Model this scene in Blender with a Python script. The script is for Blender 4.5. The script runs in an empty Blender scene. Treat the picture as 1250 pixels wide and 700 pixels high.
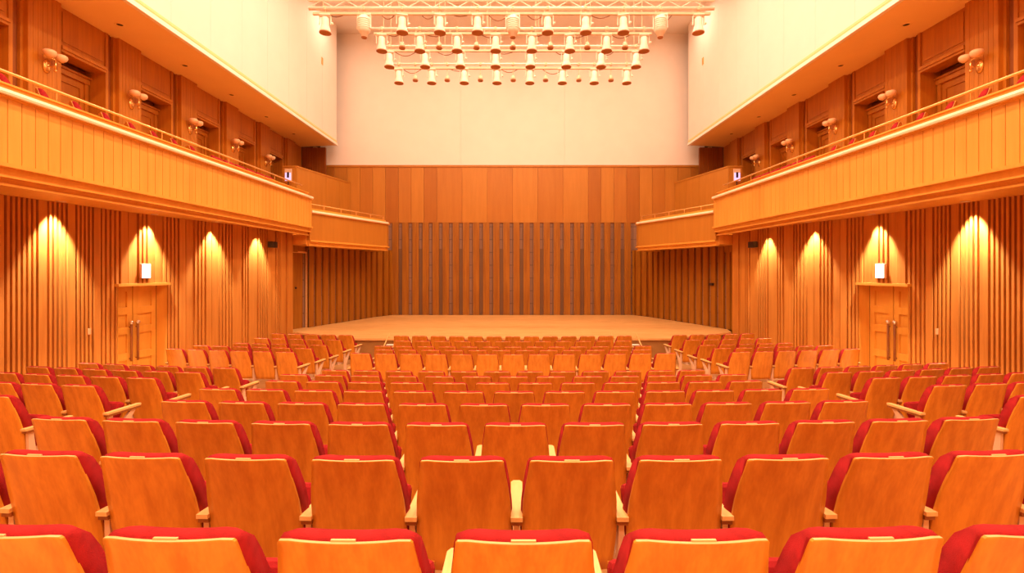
import bpy, bmesh, math, random
from mathutils import Vector, Matrix
random.seed(7)
S = bpy.context.scene
C = S.collection
EYE = 2.82          # eye height above the front floor of the hall
F = 600.0           # focal length in px of a 1250 px wide frame
PI = math.pi
def Z(h): return EYE + h

# ------------------------------------------------------------------ materials
def new_mat(name):
    m = bpy.data.materials.new(name); m.use_nodes = True
    nt = m.node_tree; b = nt.nodes['Principled BSDF']
    return m, nt, b
def plain(name, col, rough=.5, metal=0.0, noise=0.0, scale=6.0, bump=0.0, spec=.5):
    m, nt, b = new_mat(name)
    b.inputs['Roughness'].default_value = rough
    b.inputs['Metallic'].default_value = metal
    b.inputs['Specular IOR Level'].default_value = spec
    tc = nt.nodes.new('ShaderNodeTexCoord')
    n = nt.nodes.new('ShaderNodeTexNoise'); n.inputs['Scale'].default_value = scale; n.inputs['Detail'].default_value = 3
    nt.links.new(tc.outputs['Object'], n.inputs['Vector'])
    r = nt.nodes.new('ShaderNodeValToRGB')
    lo = [c*(1-noise) for c in col]; hi = [min(1, c*(1+noise*.6)) for c in col]
    r.color_ramp.elements[0].position = .3; r.color_ramp.elements[1].position = .7
    r.color_ramp.elements[0].color = (*lo, 1); r.color_ramp.elements[1].color = (*hi, 1)
    nt.links.new(n.outputs['Fac'], r.inputs['Fac']); nt.links.new(r.outputs['Color'], b.inputs['Base Color'])
    if bump:
        bp = nt.nodes.new('ShaderNodeBump'); bp.inputs['Strength'].default_value = bump; bp.inputs['Distance'].default_value = .004
        n2 = nt.nodes.new('ShaderNodeTexNoise'); n2.inputs['Scale'].default_value = scale*20
        nt.links.new(tc.outputs['Object'], n2.inputs['Vector'])
        nt.links.new(n2.outputs['Fac'], bp.inputs['Height']); nt.links.new(bp.outputs['Normal'], b.inputs['Normal'])
    return m
def wood(name, light, dark, rough=.4, stretch=(9, 9, .9), vary=.0, spec=.4, axis_boards=None):
    """grain runs along z unless stretch says otherwise; vary = lightness difference between objects"""
    m, nt, b = new_mat(name); N = nt.nodes; L = nt.links
    b.inputs['Roughness'].default_value = rough; b.inputs['Specular IOR Level'].default_value = spec
    tc = N.new('ShaderNodeTexCoord'); oi = N.new('ShaderNodeObjectInfo')
    add = N.new('ShaderNodeVectorMath'); add.operation = 'MULTIPLY_ADD'
    rc = N.new('ShaderNodeCombineXYZ')
    for k in range(3): L.new(oi.outputs['Random'], rc.inputs[k])
    add.inputs[1].default_value = (37, 53, 71)
    L.new(rc.outputs[0], add.inputs[0]); L.new(tc.outputs['Object'], add.inputs[2])
    mp = N.new('ShaderNodeMapping'); mp.inputs['Scale'].default_value = stretch
    L.new(add.outputs[0], mp.inputs['Vector'])
    n = N.new('ShaderNodeTexNoise'); n.inputs['Scale'].default_value = 1.3; n.inputs['Detail'].default_value = 5; n.inputs['Distortion'].default_value = .15
    L.new(mp.outputs[0], n.inputs['Vector'])
    w = N.new('ShaderNodeTexNoise'); w.inputs['Scale'].default_value = 7; w.inputs['Detail'].default_value = 2
    L.new(mp.outputs[0], w.inputs['Vector'])
    mx = N.new('ShaderNodeMath'); mx.operation = 'MULTIPLY_ADD'; mx.inputs[1].default_value = .35
    L.new(w.outputs['Fac'], mx.inputs[0]); L.new(n.outputs['Fac'], mx.inputs[2])
    r = N.new('ShaderNodeValToRGB'); r.color_ramp.elements[0].position = .48; r.color_ramp.elements[1].position = .86
    r.color_ramp.elements[0].color = (*dark, 1); r.color_ramp.elements[1].color = (*light, 1)
    L.new(mx.outputs[0], r.inputs['Fac'])
    hs = N.new('ShaderNodeHueSaturation')
    if vary:
        mr = N.new('ShaderNodeMapRange'); mr.inputs['To Min'].default_value = 1-vary; mr.inputs['To Max'].default_value = 1+vary
        L.new(oi.outputs['Random'], mr.inputs['Value']); L.new(mr.outputs[0], hs.inputs['Value'])
    L.new(r.outputs['Color'], hs.inputs['Color']); L.new(hs.outputs['Color'], b.inputs['Base Color'])
    return m
def glow(name, col, strength):
    m, nt, b = new_mat(name)
    b.inputs['Base Color'].default_value = (*col, 1)
    b.inputs['Emission Color'].default_value = (*col, 1); b.inputs['Emission Strength'].default_value = strength
    return m

M = {}
M['balc'] = wood('balcony wood', (.82, .41, .07), (.75, .355, .055), .45, (6, 6, .4))
M['rib'] = wood('ribbed wall wood', (.60, .25, .042), (.48, .18, .026), .45, (8, 8, .4))
M['upper'] = wood('upper gallery wood', (.55, .21, .014), (.44, .155, .009), .5, (9, 9, .5))
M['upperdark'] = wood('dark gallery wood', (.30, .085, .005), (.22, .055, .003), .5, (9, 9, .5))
M['stageslat'] = wood('stage slat wood', (.40, .16, .011), (.28, .10, .006), .5, (8, 8, .4))
M['band_a'] = wood('panel wood light', (.52, .225, .03), (.47, .195, .024), .45, (5, 5, .4))
M['band_b'] = wood('panel wood mid', (.47, .19, .024), (.43, .165, .02), .45, (5, 5, .4))
M['band_c'] = wood('panel wood dark', (.41, .15, .016), (.37, .13, .013), .45, (5, 5, .4))
M['chair'] = wood('chair back veneer', (.76, .35, .040), (.585, .23, .020), .33, (12, 12, .22), .06, .45)
M['edge'] = wood('plywood edge', (.84, .52, .24), (.76, .44, .18), .4, (4, 4, 20))
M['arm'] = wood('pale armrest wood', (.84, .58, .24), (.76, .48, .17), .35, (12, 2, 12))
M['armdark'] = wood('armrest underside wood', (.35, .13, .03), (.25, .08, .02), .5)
M['gap'] = plain('dark brown slot', (.17, .085, .04), .7)
M['deck'] = wood('stage deck boards', (.80, .48, .19), (.60, .33, .10), .42, (1.2, 9, 1))
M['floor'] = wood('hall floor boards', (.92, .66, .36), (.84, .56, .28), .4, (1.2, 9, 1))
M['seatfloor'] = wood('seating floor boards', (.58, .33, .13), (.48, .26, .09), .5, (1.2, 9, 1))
M['front'] = plain('stage front panel', (.36, .19, .055), .6, noise=.1)
M['doorw'] = wood('door wood', (.78, .40, .065), (.70, .34, .05), .4, (6, 6, .4))
M['cabin'] = wood('gallery door wood', (.50, .18, .012), (.42, .14, .009), .45, (6, 6, .5))
M['white'] = plain('warm white plaster', (.85, .80, .76), .7, noise=.02, scale=1.5)
M['whitetrim'] = plain('white cornice', (.95, .90, .84), .5, noise=.01)
M['soffit'] = plain('cream soffit', (.98, .72, .36), .65, noise=.03, scale=1)
M['red'] = plain('red velour', (.36, .015, .018), .85, noise=.22, scale=14, bump=.4, spec=.2)
M['grey'] = None
M['brass'] = plain('polished brass', (.90, .58, .20), .25, .9)
M['railwood'] = plain('honey rail', (.90, .52, .18), .3, .3)
M['plate'] = plain('gold number plate', (.85, .58, .28), .4, .2)
M['capw'] = plain('pale lacquered cap', (.95, .88, .66), .3)
M['stand'] = plain('cream painted stand', (.74, .52, .36), .4)
M['rig'] = plain('white painted steel', (.90, .82, .72), .4, noise=.05)
M['rigb'] = plain('beige lamp yoke', (.75, .55, .38), .45, noise=.05)
M['lens'] = plain('dark amber lens', (.42, .17, .06), .3)
M['black'] = plain('black plastic', (.03, .015, .01), .5)
M['hole'] = plain('dark recess', (.05, .02, .01), .7)
M['frost'] = plain('frosted glass shade', (.92, .60, .34), .3, noise=.05)
M['sign'] = glow('lit sign face', (1, .97, .92), 6)
M['lamp'] = glow('lit downlight', (1, .93, .82), 30)
M['bluewhite'] = glow('pale blue screen', (.55, .55, 1), .8)
M['chrome'] = plain('chrome', (.9, .85, .8), .2, .9)
def tile_mat():
    m, nt, b = new_mat('grey stone tile'); N = nt.nodes; L = nt.links
    tc = N.new('ShaderNodeTexCoord'); mp = N.new('ShaderNodeMapping'); mp.inputs['Rotation'].default_value = (PI/2, 0, 0)
    br = N.new('ShaderNodeTexBrick'); br.offset = 0
    br.inputs['Color1'].default_value = (.30, .17, .11, 1); br.inputs['Color2'].default_value = (.27, .15, .10, 1)
    br.inputs['Mortar'].default_value = (.16, .09, .06, 1); br.inputs['Scale'].default_value = 1
    br.inputs['Brick Width'].default_value = .487; br.inputs['Row Height'].default_value = .62; br.inputs['Mortar Size'].default_value = .02
    L.new(tc.outputs['Object'], mp.inputs[0]); L.new(mp.outputs[0], br.inputs['Vector']); L.new(br.outputs['Color'], b.inputs['Base Color'])
    b.inputs['Roughness'].default_value = .6
    return m
M['grey'] = tile_mat()

# ------------------------------------------------------------------ mesh helpers
def obj(name, bm, mats, parent=None, mirror=False, smooth=False, loc=None):
    if mirror:
        for v in bm.verts: v.co.x = -v.co.x
        bmesh.ops.reverse_faces(bm, faces=bm.faces[:])
    me = bpy.data.meshes.new(name); bm.to_mesh(me); bm.free()
    if not isinstance(mats, (list, tuple)): mats = [mats]
    for m in mats: me.materials.append(M[m] if isinstance(m, str) else m)
    if smooth:
        for p in me.polygons: p.use_smooth = True
    o = bpy.data.objects.new(name, me); C.objects.link(o)
    if parent is not None: o.parent = parent
    if loc: o.location = loc
    return o
def struct(name, bm, mats, mirror=False, parent=None):
    o = obj(name, bm, mats, parent, mirror)
    if parent is None: o['kind'] = 'structure'
    return o
def tag(o, label, cat, group=None):
    o['label'] = label; o['category'] = cat
    if group: o['group'] = group
    return o
def empty(name, label, cat, loc=(0, 0, 0), rz=0, group=None):
    o = bpy.data.objects.new(name, None); C.objects.link(o); o.location = loc; o.rotation_euler = (0, 0, rz)
    o.empty_display_size = .1
    return tag(o, label, cat, group)
def nb(): return bmesh.new()
def box(bm, x0, x1, y0, y1, z0, z1, mi=0, bev=0):
    v = [bm.verts.new(p) for p in ((x0,y0,z0),(x1,y0,z0),(x1,y1,z0),(x0,y1,z0),(x0,y0,z1),(x1,y0,z1),(x1,y1,z1),(x0,y1,z1))]
    fs = [bm.faces.new([v[i] for i in q]) for q in ((0,3,2,1),(4,5,6,7),(0,1,5,4),(1,2,6,5),(2,3,7,6),(3,0,4,7))]
    for f in fs: f.material_index = mi
    if bev:
        es = list({e for f in fs for e in f.edges})
        bmesh.ops.bevel(bm, geom=es, offset=bev, segments=2, affect='EDGES', profile=.5)
    return v
def prism(bm, pts, z0, z1, mi=0):
    """pts ccw in xy"""
    a = [bm.verts.new((x, y, z0)) for x, y in pts]; b = [bm.verts.new((x, y, z1)) for x, y in pts]
    n = len(pts); fs = [bm.faces.new(a[::-1]), bm.faces.new(b)]
    for i in range(n): fs.append(bm.faces.new((a[i], a[(i+1) % n], b[(i+1) % n], b[i])))
    for f in fs: f.material_index = mi
    return fs
def tube(bm, p, q, r, seg=8, r2=None, mi=0):
    p = Vector(p); q = Vector(q); d = (q-p); L = d.length
    rot = d.to_track_quat('Z', 'Y').to_matrix().to_4x4()
    g = bmesh.ops.create_cone(bm, cap_ends=True, segments=seg, radius1=r, radius2=r if r2 is None else r2, depth=L, matrix=Matrix.Translation((p+q)/2) @ rot)
    for v in g['verts']:
        for f in v.link_faces: f.material_index = mi
def lathe(bm, prof, seg=16, mat=Matrix.Identity(4), mi=0):
    rings = []
    for r, z in prof:
        rings.append([bm.verts.new(mat @ Vector((max(r, 1e-4)*math.cos(2*PI*k/seg), max(r, 1e-4)*math.sin(2*PI*k/seg), z))) for k in range(seg)])
    for a, b in zip(rings, rings[1:]):
        for k in range(seg):
            f = bm.faces.new((a[k], a[(k+1) % seg], b[(k+1) % seg], b[k])); f.material_index = mi
    for rg, fl in ((rings[0], True), (rings[-1], False)):
        f = bm.faces.new(rg[::-1] if fl else rg); f.material_index = mi
    bmesh.ops.recalc_face_normals(bm, faces=bm.faces[:])
def path_normals(path):
    """left-side path running away from the camera: normal points to +x (into the hall)"""
    ns = []
    for i in range(len(path)):
        a = Vector(path[max(0, i-1)]); b = Vector(path[min(len(path)-1, i+1)])
        d = (b-a).normalized(); ns.append(Vector((d.y, -d.x)))
    return ns
def sweep(bm, path, prof, mi=0, caps=True, closed=True):
    """prof: (out, z) closed polygon swept along the xy path"""
    ns = path_normals(path); rows = []
    for p, n in zip(path, ns):
        rows.append([bm.verts.new((p[0]+n.x*o, p[1]+n.y*o, z)) for o, z in prof])
    k = len(prof); rng = range(k if closed else k-1)
    for a, b in zip(rows, rows[1:]):
        for i in rng:
            j = (i+1) % k
            f = bm.faces.new((a[i], b[i], b[j], a[j])); f.material_index = mi
    if caps and closed:
        for rw in (rows[0], rows[-1]):
            f = bm.faces.new(rw); f.material_index = mi
    bmesh.ops.recalc_face_normals(bm, faces=bm.faces[:])
def walk(path):
    """returns length and function s -> (point, normal)"""
    P = [Vector(p) for p in path]; seg = [(b-a).length for a, b in zip(P, P[1:])]; L = sum(seg)
    def at(s):
        s = min(max(s, 0), L-1e-6)
        for i, l in enumerate(seg):
            if s <= l or i == len(seg)-1:
                d = (P[i+1]-P[i]).normalized(); return P[i]+d*s, Vector((d.y, -d.x))
            s -= l
    return L, at
def ribbed(bm, path, bands, z1, zlow, mi=0):
    """bands: list of (s0, s1, out, material index); zlow(s_mid) gives the bottom"""
    L, at = walk(path)
    prev = None
    for s0, s1, o, m in bands:
        zb = zlow((s0+s1)/2)
        p0, n0 = at(s0); p1, n1 = at(s1)
        a = p0+n0*o; b = p1+n1*o
        v = [bm.verts.new((a.x, a.y, zb)), bm.verts.new((b.x, b.y, zb)), bm.verts.new((b.x, b.y, z1)), bm.verts.new((a.x, a.y, z1))]
        f = bm.faces.new(v); f.material_index = m
        if prev is not None:
            q, qm, qz, qo = prev
            zz = max(zb, qz) if abs(zb-qz) < .01 else min(zb, qz)
            w = [bm.verts.new((q.x, q.y, zz)), bm.verts.new((a.x, a.y, zz)), bm.verts.new((a.x, a.y, z1)), bm.verts.new((q.x, q.y, z1))]
            f = bm.faces.new(w); f.material_index = m if o > qo else qm
        prev = (b, m, zb, o)

# ------------------------------------------------------------------ floor of the hall (curved steps)
PITCH = .95; RAD = 40.0; BACK = .9
rows = []                                   # (D at axis, depth of seat top below the eye, name)
for n in range(1, 9): rows.append((1.48+PITCH*(n-1), .703+.122*n, n))
front = [(10.40, 1.78), (11.34, 1.845), (12.25, 1.905), (13.30, 1.92), (14.30, 1.92)]
for i, (d, h) in enumerate(front): rows.append((d, h, 'ABCDE'[i]))
def arcD(d, x): return d + x*x/(2*RAD)
steps = [(-7.0, -3.6, Z(-1.59)+.36), (-3.6, -2.4, Z(-1.59)+.24), (-2.4, -1.2, Z(-1.59)+.12), (-1.2, 1.49-.32, Z(-1.59))]
alls = [(d-.32, Z(-h-BACK)) for d, h, _ in rows]
for i, (d, z) in enumerate(alls):
    d1 = alls[i+1][0] if i+1 < len(alls) else 19.0
    if i == 7: steps.append((d, 8.95, z)); d, d1 = 8.95, alls[8][0]
    steps.append((d, d1, z))
floor_z = {}
for (d, h, n) in rows: floor_z[n] = Z(-h-BACK)
bm = nb(); NX = 24; XW = 9.6
for i, (d0, d1, z) in enumerate(steps):
    zt = steps[i-1][2] if i else z
    for k in range(NX):
        xa = -XW+2*XW*k/NX; xb = -XW+2*XW*(k+1)/NX
        q = [(xa, arcD(d0, xa), z), (xb, arcD(d0, xb), z), (xb, arcD(d1, xb), z), (xa, arcD(d1, xa), z)]
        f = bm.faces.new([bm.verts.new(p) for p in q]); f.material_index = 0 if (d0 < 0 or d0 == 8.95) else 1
        if zt != z:
            q = [(xb, arcD(d0, xb), z), (xa, arcD(d0, xa), z), (xa, arcD(d0, xa), zt), (xb, arcD(d0, xb), zt)]
            bm.faces.new([bm.verts.new(p) for p in q])
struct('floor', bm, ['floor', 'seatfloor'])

# ------------------------------------------------------------------ chairs
PW = [(.90, .203), (.893, .209), (.86, .213), (.80, .222), (.74, .231), (.66, .241), (.58, .245), (.50, .248), (.42, .246), (.34, .236), (.27, .230)]
def py(z):                                   # rear surface of the shell: reclines more towards the top
    t = (.9-z)
    return .36*t - .20*t*t
def wat(z):
    for (za, wa), (zb, wb) in zip(PW, PW[1:]):
        if z <= za and z >= zb: return wb+(wa-wb)*(z-zb)/(za-zb)
    return PW[0][1] if z > .9 else PW[-1][1]
def bow(u): return .024*u*u
def back_panel_bm():
    bm = nb(); NU = 12; T = .012
    def grid(off):
        g = []
        for z, w in PW:
            r = []
            for k in range(NU+1):
                u = -1+2*k/NU
                zz = z
                if z > .88 and abs(u) > .9: zz = z-.004
                r.append(bm.verts.new((u*w, py(z)+bow(u)+off, zz)))
            g.append(r)
        return g
    A = grid(0); B = grid(T)
    for i in range(len(PW)-1):
        for k in range(NU):
            f = bm.faces.new((A[i+1][k], A[i+1][k+1], A[i][k+1], A[i][k])); f.smooth = True
            f = bm.faces.new((B[i][k], B[i][k+1], B[i+1][k+1], B[i+1][k])); f.smooth = True
    for k in range(NU):
        f = bm.faces.new((A[0][k], A[0][k+1], B[0][k+1], B[0][k])); f.material_index = 1
        f = bm.faces.new((A[-1][k+1], A[-1][k], B[-1][k], B[-1][k+1])); f.material_index = 1
    for i in range(len(PW)-1):
        f = bm.faces.new((A[i+1][0], A[i][0], B[i][0], B[i+1][0]))
        f = bm.faces.new((A[i][-1], A[i+1][-1], B[i+1][-1], B[i][-1]))
    return bm
def cushion_bm():
    bm = nb(); NU = 12; T0 = .0165
    prof = [(.893, .020, .0), (.903, .034, .0), (.906, .055, .0), (.898, .078, .0), (.86, .104, .0), (.80, .118, 0), (.72, .124, 0), (.62, .120, 0), (.54, .104, 0), (.49, .076, 0), (.47, .04, 0), (.472, .020, 0)]
    rowsv = []
    for z, t, _ in prof:
        zz = min(z, .9); w = wat(zz)+.006
        r = []
        for k in range(NU+1):
            u = -1+2*k/NU
            e = 1-.30*max(0, abs(u)-.75)/.25
            r.append(bm.verts.new((u*w, py(zz)+bow(u)+(T0 if t < .021 else T0*.5+t*e), z-(.010*max(0, (abs(u)-.8)/.2) if z > .88 else 0))))
        rowsv.append(r)
    for a, b in zip(rowsv, rowsv[1:]):
        for k in range(NU): bm.faces.new((a[k], b[k], b[k+1], a[k+1]))
    for k in range(NU): bm.faces.new((rowsv[0][k+1], rowsv[-1][k+1], rowsv[-1][k], rowsv[0][k])) if False else None
    L = [r[0] for r in rowsv]; R = [r[-1] for r in rowsv]
    bm.faces.new(L); bm.faces.new(R[::-1])
    for k in range(NU):
        bm.faces.new((rowsv[0][k], rowsv[0][k+1], rowsv[-1][k+1], rowsv[-1][k]))
    bmesh.ops.recalc_face_normals(bm, faces=bm.faces[:])
    return bm
def seat_bm():
    bm = nb()
    box(bm, -.215, .215, .0, .30, -.045, .045, 0, .028)
    box(bm, -.205, .205, .01, .29, -.062, -.04, 1)
    bmesh.ops.rotate(bm, verts=bm.verts[:], cent=(0, 0, 0), matrix=Matrix.Rotation(math.radians(64), 3, 'X'))
    bmesh.ops.translate(bm, verts=bm.verts[:], vec=(0, .27, .35))
    return bm
def arm_bm(x):
    bm = nb()
    pts = [(.105, -.031), (.54, -.034), (.565, -.02), (.565, .02), (.54, .034), (.105, .031)]
    a = [(x+dx, y) for y, dx in pts]
    prism(bm, a[::-1], .550, .572, 0)
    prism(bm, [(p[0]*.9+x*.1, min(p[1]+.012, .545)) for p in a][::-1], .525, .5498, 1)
    bmesh.ops.recalc_face_normals(bm, faces=bm.faces[:])
    return bm
def leg_bm(x):
    bm = nb()
    side = [(.14, .525), (.19, .525), (.215, .30), (.43, .525), (.50, .525), (.25, .18), (.25, .03), (.30, .0), (.12, .0), (.15, .04), (.15, .25)]
    va = [bm.verts.new((x-.015, y, z)) for y, z in side]; vb = [bm.verts.new((x+.015, y, z)) for y, z in side]
    bm.faces.new(va); bm.faces.new(vb[::-1])
    for i in range(len(side)):
        j = (i+1) % len(side); bm.faces.new((va[j], va[i], vb[i], vb[j]))
    box(bm, x-.035, x+.035, .10, .36, 0, .012)
    bmesh.ops.recalc_face_normals(bm, faces=bm.faces[:])
    return bm
def plate_bm():
    bm = nb(); box(bm, -.038, .038, py(.9)+.011, py(.9)+.020, .885, .9055, 0, .001); return bm
def mesh_of(name, bm, mats, smooth=False):
    me = bpy.data.meshes.new(name); bm.to_mesh(me); bm.free()
    for m in mats: me.materials.append(M[m])
    if smooth:
        for p in me.polygons: p.use_smooth = True
    return me
HS = .275
CH = {
 'back_panel': mesh_of('back_panel', back_panel_bm(), ['chair', 'edge']),
 'back_cushion': mesh_of('back_cushion', cushion_bm(), ['red'], True),
 'seat_cushion': mesh_of('seat_cushion', seat_bm(), ['red', 'chair']),
 'number_plate': mesh_of('number_plate', plate_bm(), ['plate']),
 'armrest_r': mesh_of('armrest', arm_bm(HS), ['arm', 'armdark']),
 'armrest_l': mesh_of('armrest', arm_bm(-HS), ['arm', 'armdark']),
 'leg_r': mesh_of('leg', leg_bm(HS), ['stand']),
 'leg_l': mesh_of('leg', leg_bm(-HS), ['stand']),
}
def chair(x, y, z, rz, label, group, left_end=False, arms=True):
    t = empty('theatre_seat', label, 'seat', (x, y, z), rz, group)
    parts = ['back_panel', 'back_cushion', 'seat_cushion', 'number_plate', 'armrest_r', 'leg_r'] + (['armrest_l', 'leg_l'] if left_end else [])
    shell = None
    for p in parts:
        o = bpy.data.objects.new(p.replace('_r', '').replace('_l', '') if p[:3] in ('arm', 'leg') else p, CH[p])
        C.objects.link(o); o.parent = shell if p == 'number_plate' else t
        if p == 'back_panel': shell = o
    return t
CAMX = -.024
def px(x, y, z): return (625+(x-CAMX)*F/y, 331-(z-EYE)*F/y)
ORD = ['first','second','third','fourth','fifth','sixth','seventh','eighth','ninth','tenth','eleventh','twelfth','thirteenth','fourteenth']
def place_row(d, z, centres, rowtxt, block, group, r_end):
    lst = []
    for X in centres:
        th = X/RAD
        D = arcD(d, X)
        xl, yt = px(X-.22, D, z+.9)[0], px(X, D, z+.9)[1]; xr = px(X+.22, D, z+.9)[0]
        vis = xr > 3 and xl < 1247 and yt < 697
        near = xr > -45 and xl < 1295
        if near: lst.append((X, D, th, vis))
    nv = sum(1 for q in lst if q[3]); k = 0
    for i, (X, D, th, vis) in enumerate(lst):
        if vis: k += 1
        if nv % 2 == 1 and k == (nv+1)//2 and nv > 2: pos = 'middle seat'
        elif k <= (nv+1)//2: pos = ORD[max(0, k-1)]+' from left'
        else: pos = ORD[nv-k]+' from right'
        if not vis: pos = 'outermost beyond the picture edge' if k == 0 else 'outermost at the far end'
        lab = 'red-cushioned wooden seat, %s in %s, %s' % (pos, rowtxt, block)
        chair(X, D, z, th, lab, group, left_end=(i == 0))
for n in range(1, 9):
    d, h, _ = rows[n-1]; z = floor_z[n]
    odd = n % 2 == 1
    cs = [(.55*k if odd else .55*(k+.5)) for k in (range(-6, 7) if odd else range(-6, 6))]
    rt = ('nearest row' if n == 1 else ORD[n-1]+'-nearest row')
    if n == 1: cs = [c_+.011 for c_ in cs]
    place_row(d, z, cs, rt, 'rear centre block', 'seats in the rear centre block', True)
    if n >= 3:
        for sgn, nm in ((-1, 'left'), (1, 'right')):
            cs = sorted(sgn*(5.0+.545*k) for k in range(6))
            place_row(d, z, cs, rt, 'rear %s block' % nm, 'seats in the rear %s block' % nm, True)
for i, L5 in enumerate('ABCDE'):
    d, h, _ = rows[8+i]; z = floor_z[L5]; odd = i % 2 == 0
    cs = [(.55*k if odd else .55*(k+.5)) for k in (range(-6, 7) if odd else range(-6, 6))]
    rt = ORD[i]+' row past the cross aisle'
    place_row(d, z, cs, rt, 'centre', 'seats in the front centre block', True)
    for sgn, nm in ((-1, 'left'), (1, 'right')):
        cs = sorted(sgn*(5.0+.545*k) for k in range(6 if i < 2 else 5))
        place_row(d, z, cs, rt, 'at '+nm, 'seats in the front %s block' % nm, True)

# ------------------------------------------------------------------ stage
FX = [(-4.95, 15.4), (-7.57, 17.0), (-7.81, 17.9), (-6.33, 22.62), (-5.78, 23.66)]
outline = [(-x, y) for x, y in FX[::-1]]
poly = [FX[0]] + outline[::-1] + FX[:0:-1]
st = empty('stage', 'low platform stage with pale board deck below the slatted rear wall', 'stage', (0, 15.4, 0))
def off(pts): return [(x, y-15.4) for x, y in pts]
bm = nb(); prism(bm, off(poly), Z(-2.12)-.06, Z(-2.12)); bmesh.ops.recalc_face_normals(bm, faces=bm.faces[:])
obj('stage_deck', bm, 'deck', st)
inn = [(x*.99, y+.06 if y < 17.2 else y-.02) for x, y in poly]
bm = nb(); prism(bm, off(inn), 0.0, Z(-2.12)-.06); bmesh.ops.recalc_face_normals(bm, faces=bm.faces[:])
obj('front_panel', bm, 'front', st)
for sx, nm in ((-1, 'left'), (1, 'right')):
    t = empty('stage_steps', 'small timber steps with slanted handrails at the %s end of the front seats' % nm, 'steps', (sx*3.55, 15.0, 0), 0, None)
    bm = nb()
    for i, (a, zt) in enumerate(((-.05, .175), (.1, .35), (.25, .525))): box(bm, -.36, .36, a, .40, .002, zt-.02)
    obj('riser_block', bm, 'front', t)
    for i, (a, zt) in enumerate(((-.05, .175), (.1, .35), (.25, .525))):
        bm = nb(); box(bm, -.38, .38, a-.02, .40 if i == 2 else a+.16, zt-.019, zt+.004); obj('tread', bm, 'whitetrim', t)
    for xx in (-.40, .40):
        bm = nb(); tube(bm, (xx, -.15, .42), (xx, .75, .82), .02); tube(bm, (xx, -.1, 0.0), (xx, -.1, .44), .014); tube(bm, (xx, .62, .70), (xx, .62, .76), .014)
        obj('handrail', bm, 'arm', t, smooth=True)

# ------------------------------------------------------------------ rear wall of stage
D0 = 23.8
bm = nb()
def wallquad(bm, x0, x1, z0, z1, y, mi=0):
    f = bm.faces.new([bm.verts.new(p) for p in ((x0, y, z0), (x1, y, z0), (x1, y, z1), (x0, y, z1))]); f.material_index = mi
wallquad(bm, -6.6, 6.6, Z(-2.12), Z(2.34), D0+.02, 0)
x = -5.85+.05; i = 0
while x < 5.8:
    w = .30
    box(bm, x, x+w, D0-.10, D0+.02, Z(-2.12), Z(2.34), 1)
    box(bm, x+.10, x+.19, D0-.125, D0-.09, Z(-2.12), Z(2.34), 1)
    if i % 2 == 0:
        box(bm, x+w+.002, x+.485, D0-.03, D0+.02, Z(-2.12), Z(1.07), 2)
    x += .487; i += 1
struct('wall_back', bm, ['grey', 'stageslat', 'gap'])
bm = nb()
edges = [-9.0]
xs = []
# wide panels in the middle, narrower ones at the sides
c = [-.61-1.22*2, -.61-1.22, -.61, .61, .61+1.22, .61+1.22*2]
mid = [-3.66, -2.44, -1.22, 0, 1.22, 2.44, 3.66]
seq = []
for a, b in zip(mid, mid[1:]): seq.append((a, b, 'm'))
w = .62; tone = [2, 0, 1, 2, 0, 1, 0, 1, 2]
for k in range(9):
    a = -3.66-w*(k+1); seq.append((a, a+w, tone[k])); seq.append((-a-w, -a, tone[k]))
for i, (a, b, t) in enumerate(sorted(seq, key=lambda q: q[0])):
    mi = (i % 2) if t == 'm' else t
    box(bm, a+.006, b-.006, D0-.03, D0+.1, Z(2.34), Z(5.02), mi)
wallquad(bm, -9.3, 9.3, Z(2.30), Z(5.0), D0+.0, 3)
box(bm, -9.3, 9.3, D0-.06, D0+.1, Z(5.02), Z(5.12), 1)
struct('wall_back_panelled', bm, ['band_a', 'band_b', 'band_c', 'upperdark'])
HC = 11.5
bm = nb()
for a, b in ((-9.3, -2.53), (-2.49, 2.49), (2.53, 9.3)):
    box(bm, a, b, D0, D0+.15, Z(5.12), Z(HC), 0)
box(bm, -9.3, 9.3, D0+.03, D0+.15, Z(5.12), Z(HC), 0)
struct('wall_back_upper', bm, 'white')
# closing walls behind the camera, ceiling
bm = nb(); box(bm, -11, 11, -6.6, -6.4, 0, Z(HC), 0); struct('wall_front', bm, 'rib')
bm = nb(); box(bm, -8.9, 8.9, -6.5, D0+.15, Z(HC), Z(HC)+.2, 0); struct('ceiling', bm, 'white')

# ------------------------------------------------------------------ side walls, both sides
WP = [(-8.93, -6.4), (-8.87, 8.5), (-8.68, 10.7), (-8.45, 12.2), (-8.03, 13.8), (-7.70, 16.0), (-7.66, 17.0)]
L, at = walk(WP)
def s_of_D(D):
    lo, hi = 0, L
    for _ in range(40):
        m = (lo+hi)/2
        if at(m)[0].y < D: lo = m
        else: hi = m
    return lo
DOOR0, DOOR1 = s_of_D(10.72), s_of_D(11.97)
DTOP = Z(-.33)
rnd = random.Random(3)
bands = []; s = 0
def put(w, o, m=0):
    global s
    bands.append((s, s+w, o, m)); s += w
while s < L-.5:
    Dn = at(s)[0].y
    if Dn < 10.2:
        for _ in range(rnd.choice((4, 5, 6))):
            put(.045, .06); put(.042, 0.0, 1)
        put(.15, .065); put(.05, .0, 1)
    else:
        for _ in range(rnd.choice((2, 3, 4))):
            put(.06, .05); put(.05, .0, 1)
        put(.17, .055); put(.04, .01, 1)
        put(.20, .025); put(.04, .0, 1)
put(L-s, .06)
def zlow(sm): return DTOP if DOOR0 < sm < DOOR1 else 0.0
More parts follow.
